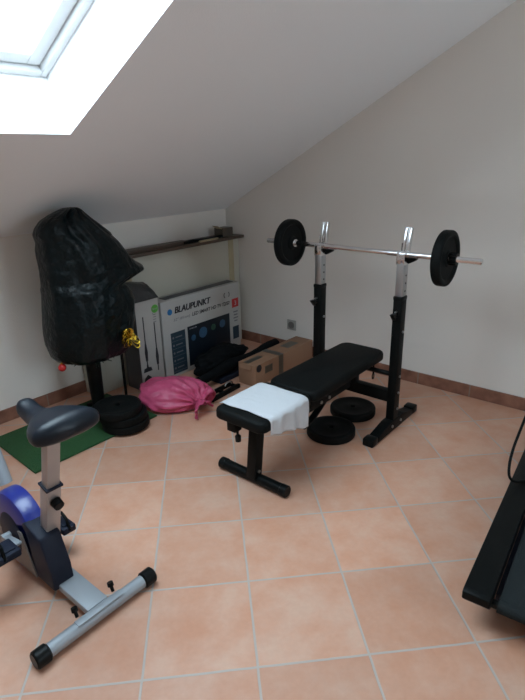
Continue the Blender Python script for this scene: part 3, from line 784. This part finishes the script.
# shroud round the post, light side panels, flywheel cover
b = bm_(); prism(b, [(1.468, .040), (1.464, .12), (1.425, .235), (1.33, .262), (1.20, .20), (1.06, .12), (1.02, .04)], BXX-.020, BXX+.058, 'x', .008)
sh = obj('frame_shroud', b, 'charcoal', t)
for x0, x1 in ((BXX+.058, BXX+.064), (BXX-.026, BXX-.020)):
    b = bm_(); prism(b, [(1.36, .045), (1.30, .210), (1.17, .190), (1.04, .115), (1.03, .045)], x0, x1, 'x', .002); obj('side_panel', b, 'greypanel', sh)
FW = (BXX+.008, 1.212, .160)
b = bm_(); lathe(b, [(0, -.028), (.135, -.028), (.158, -.020), (.1590, -.01), (.159, .02), (.152, .040), (.132, .050), (0, .050)], FW, 'x', 64); fc = obj('flywheel_cover', b, 'bluegloss', t)
b = bm_(); lathe(b, [(0, .0), (.085, .0), (.075, .007), (0, .007)], (FW[0]+.050, FW[1], FW[2]), 'x', 40); obj('crank_disc', b, 'charcoal', fc)
b = bm_(); prism(b, [(1.06, .09), (1.0, .05), (.60, .05), (.60, .075), (.95, .12)], BXX-.03, BXX+.03, 'x', .004); obj('front_beam', b, 'silver_paint', t)
b = bm_(); tube(b, [(2.25, .60, .034), (2.60, .60, .034)], .0265, 20); rf = obj('front_foot', b, 'silver_paint', t)
for x0 in (2.22, 2.58):
    b = bm_(); lathe(b, [(0, 0), (.027, 0), (.034, .006), (.034, .044), (.027, .050), (0, .050)], (x0, .60, .0345), 'x', 24); obj('rubber_cap', b, 'capplastic', rf)
# crank: spindle, arms, pedals
cy, cz = FW[1], FW[2]
for s, py, pz in ((1, 1.320, .185), (-1, 1.270, .120)):
    xx = FW[0]+s*.075
    if s > 0: p0, p1 = (xx, cy, cz), (xx, py, pz)
    else: p0, p1 = (xx, cy, cz), (xx, py, pz)
    b = bm_(); tube(b, [(FW[0]+s*.025, cy, cz), (xx+s*.012, cy, cz)], .014, 14); bar(b, p0, p1, .012, .024, .003, up=(1, 0, 0))
    ca = obj('crank_arm', b, 'silver_paint', t)
    x0, x1 = (xx+.012, xx+.125) if s > 0 else (xx-.066, xx-.012)
    b = bm_(); box(b, (x0, py-.045, pz-.014), (x1, py+.045, pz+.014), .006); box(b, (x0+.01, py-.030, pz-.020), (x1-.01, py+.030, pz+.020), .004)
    pd = obj('pedal', b, 'charcoal', ca)
    b = bm_(); tube(b, [((x0+x1)/2+.035*0, py-.045, pz), ((x0+x1)/2, py-.03, pz+.045), ((x0+x1)/2, py, pz+.058), ((x0+x1)/2, py+.03, pz+.045), ((x0+x1)/2, py+.045, pz)], .006, 8); obj('pedal_strap', b, 'rubber', pd)
# seat post
pb, pt_ = Vector((BXX-.006, 1.372, .190)), Vector((BXX-.006, 1.520, .665))
b = bm_(); bar(b, pb, pb+(pt_-pb)*.52, .052, .046, .005, up=(0, 1, 0)); sp = obj('seat_post_sleeve', b, 'post_paint', t)
b = bm_(); bar(b, pb+(pt_-pb)*.50, pt_, .046, .038, .005, up=(0, 1, 0)); obj('seat_post', b, 'post_paint', t)
pk = pb+(pt_-pb)*.40
b = bm_(); tube(b, [pk+Vector((.0, .02, -.005)), pk+Vector((.0, .030, -.009))], .009, 12); tube(b, [pk+Vector((.0, .028, -.008)), pk+Vector((.0, .052, -.016))], [.019, .017], 16); obj('adjusting_knob', b, 'capplastic', sp)
pk2 = pb+(pt_-pb)*.52
b = bm_(); bar(b, pk2-(pt_-pb)*.012, pk2+(pt_-pb)*.006, .060, .054, .002, up=(0, 1, 0)); obj('sleeve_collar', b, 'charcoal', sp)
# saddle: nose towards the flywheel, wide end towards the camera
b = bm_(); NU, NV = 34, 28; SY_N, SY_B = 1.362, 1.665; rows_ = []
for i in range(NU+1):
    u = i/NU; y = SY_N + (SY_B-SY_N)*u
    e = math.sqrt(max(0, 1-(1-min(u/.10, 1))**2)) * math.sqrt(max(0, 1-((max(u, .86)-.86)/.14)**2)) if u < .999 and u > .001 else .02
    hw = (.032 + .076*(1/(1+math.exp(-(u-.56)*12))))*max(e, .05)
    zt = .734 - .020*math.sin(min(u/.55, 1)*PI) + .022*max(0, (u-.5)/.5); dz = .030+.026*u
    rg = []
    for k in range(NV):
        a = 2*PI*k/NV; x = math.cos(a); s_ = math.sin(a)
        if s_ > 0: zz = zt - dz*.95 + s_**.85*dz*.95*max(e, .25)
        else: zz = zt - dz*.95 - (abs(s_)**.6)*dz*.50*max(e, .2)
        rg.append(b.verts.new((BXX-.004 + hw*(abs(x)**.8)*(1 if x > 0 else -1), y, zz)))
    rows_.append(rg)
for a, c in zip(rows_, rows_[1:]):
    for k in range(NV): b.faces.new((a[k], a[(k+1) % NV], c[(k+1) % NV], c[k]))
b.faces.new(rows_[0]); b.faces.new(rows_[-1])
sd = obj('saddle', b, 'seatvinyl', t, angle=180)
b = bm_(); box(b, (BXX-.035, 1.47, .660), (BXX+.03, 1.57, .695), .005); obj('saddle_clamp', b, 'black', sd)
# handlebar column leaving the picture
b = bm_(); tube(b, [(BXX, 1.09, .29), (BXX, .83, .93)], .027, 18); hc = obj('handlebar_column', b, 'silver_paint', t)
b = bm_(); tube(b, [(BXX-.19, .80, .90), (BXX-.19, .70, .98), (BXX-.10, .76, .95), (BXX, .85, .935), (BXX+.10, .76, .95), (BXX+.19, .70, .98), (BXX+.19, .80, .90)], .014, 12); obj('handlebar', b, 'rubber', hc)
b = bm_(); box(b, (BXX-.06, .80, .965), (BXX+.06, .86, 1.05), .015); obj('display', b, 'charcoal', hc)

# ------------------------------------------------------------------ treadmill (rotated a few degrees)
t = thing('treadmill', 'black treadmill with a wide running belt at the right edge', 'treadmill', (1.722, 2.577, 0))
RZ = math.radians(4.4)
def loc(bm):   # local frame: +x towards the deck end at the camera, y across; origin at the near left corner
    bm.transform(Matrix.Translation((1.722, 2.577, 0))); return bm
TL = 1.42
b = bm_()
prism(b, [(0, .120), (.0, .146), (-.02, .152), (-TL, .150), (-TL, .09), (-.03, .09)], 0, .082, 'y', .004); obj('side_rail', loc(b), 'black', t)
b = bm_(); prism(b, [(0, .120), (.0, .146), (-.02, .152), (-TL, .150), (-TL, .09), (-.03, .09)], .560, .642, 'y', .004); obj('side_rail', loc(b), 'black', t)
b = bm_(); box(b, (-TL, .100, .112), (-.045, .542, .124), .003); tube(b, [(-.048, .10, .104), (-.048, .542, .104)], .022, 20); obj('running_belt', loc(b), 'belt', t)
b = bm_(); box(b, (-TL, .083, .07), (-.10, .559, .1), .003); obj('deck', loc(b), 'charcoal', t)
for y in (.092, .55):
    b = bm_(); tube(b, [(-.048, y-.009, .104), (-.048, y+.009, .104)], .014, 14); obj('roller_end', loc(b), 'capplastic', t)
for y in (.04, .60):
    b = bm_(); tube(b, [(-.16, y, .0), (-.16, y, .012), (-.16, y, .10)], [.026, .024, .020], 14); obj('rubber_foot', loc(b), 'rubber', t)
b = bm_(); prism(b, [(-TL+.24, .152), (-TL+.20, .20), (-TL+.05, .24), (-TL, .20), (-TL, .04), (-TL+.24, .04)], .02, .622, 'y', .012); obj('motor_hood', loc(b), 'capplastic', t)
for y in (.015, .60):
    b = bm_(); bar(b, (-TL+.12, y, .1), (-TL+.06, y, 1.18), .05, .03, .004); up_ = obj('upright', loc(b), 'black', t)
b = bm_(); box(b, (-TL-.0, -.01, 1.12), (-TL+.14, .65, 1.26), .03); obj('console', loc(b), 'capplastic', t)
b = bm_(); pts = [(-1.02, -.03, .62), (-.86, -.05, .44), (-.76, -.06, .37), (-.66, -.065, .315), (-.60, -.060, .275), (-.585, -.05, .235), (-.62, -.03, .205), (-.68, .0, .19), (-.76, .02, .165)]
def smooth_pts(p, it=3):
    p = [Vector(q) for q in p]
    for _ in range(it):
        q = [p[0]]
        for a, c in zip(p, p[1:]): q += [a*.75+c*.25, a*.25+c*.75]
        p = q + [p[-1]]
    return p
pc = [(-1.34, .0, .95)] + [(x-.045, y+.052, z-.035) for x, y, z in pts]
tube(b, smooth_pts(pc), .0055, 8); obj('power_cable', loc(b), 'rubber', t)
t.rotation_euler = (0, 0, RZ)

# ------------------------------------------------------------------ daylight
wd = bpy.data.worlds.new('overcast_sky'); scene.world = wd; wd.use_nodes = True
bg = wd.node_tree.nodes['Background']; bg.inputs[0].default_value = (.71, .87, 1., 1); bg.inputs[1].default_value = 5.0
def portal(name, loc_, rot, sx, sy):
    l = bpy.data.lights.new(name, 'AREA'); l.shape = 'RECTANGLE'; l.size = sx; l.size_y = sy; l.cycles.is_portal = True
    o = bpy.data.objects.new(name, l); C.objects.link(o); o.location = loc_; o.rotation_euler = rot; return o
pm = ce((SX0+SX1)/2, (SY0+SY1)/2, DEP+.12)
portal('skylight_portal', pm, (sl, 0, 0), SX1-SX0, (SY1-SY0)/cs)
portal('window_portal', ((WX0+WX1)/2, YW+.12, (WZ0+WZ1)/2), (-PI/2, 0, 0), WX1-WX0, WZ1-WZ0)

# ------------------------------------------------------------------ camera
cam = bpy.data.cameras.new('camera'); co = bpy.data.objects.new('camera', cam); C.objects.link(co)
cam.sensor_fit = 'HORIZONTAL'; cam.sensor_width = 36; cam.lens = 36*524.54/525; cam.clip_start = .05
r_ = Vector((-0.6364161, 0.7710355, -0.0218807)).normalized(); u_ = Vector((-0.2805508, -0.2049575, 0.9377013)); u_ = (u_ - r_*u_.dot(r_)).normalized()
co.matrix_world = Matrix.Translation((3.078, 2.928, 1.427)) @ Matrix((r_, u_, r_.cross(u_))).transposed().to_4x4()
scene.camera = co

scene.view_settings.view_transform = 'Standard'; scene.view_settings.look = 'None'
scene.view_settings.exposure = 1.6; scene.view_settings.gamma = 1; scene.view_settings.use_curve_mapping = False
scene.cycles.max_bounces = 10; scene.cycles.diffuse_bounces = 7; scene.cycles.transparent_max_bounces = 8
scene.cycles.use_denoising = True
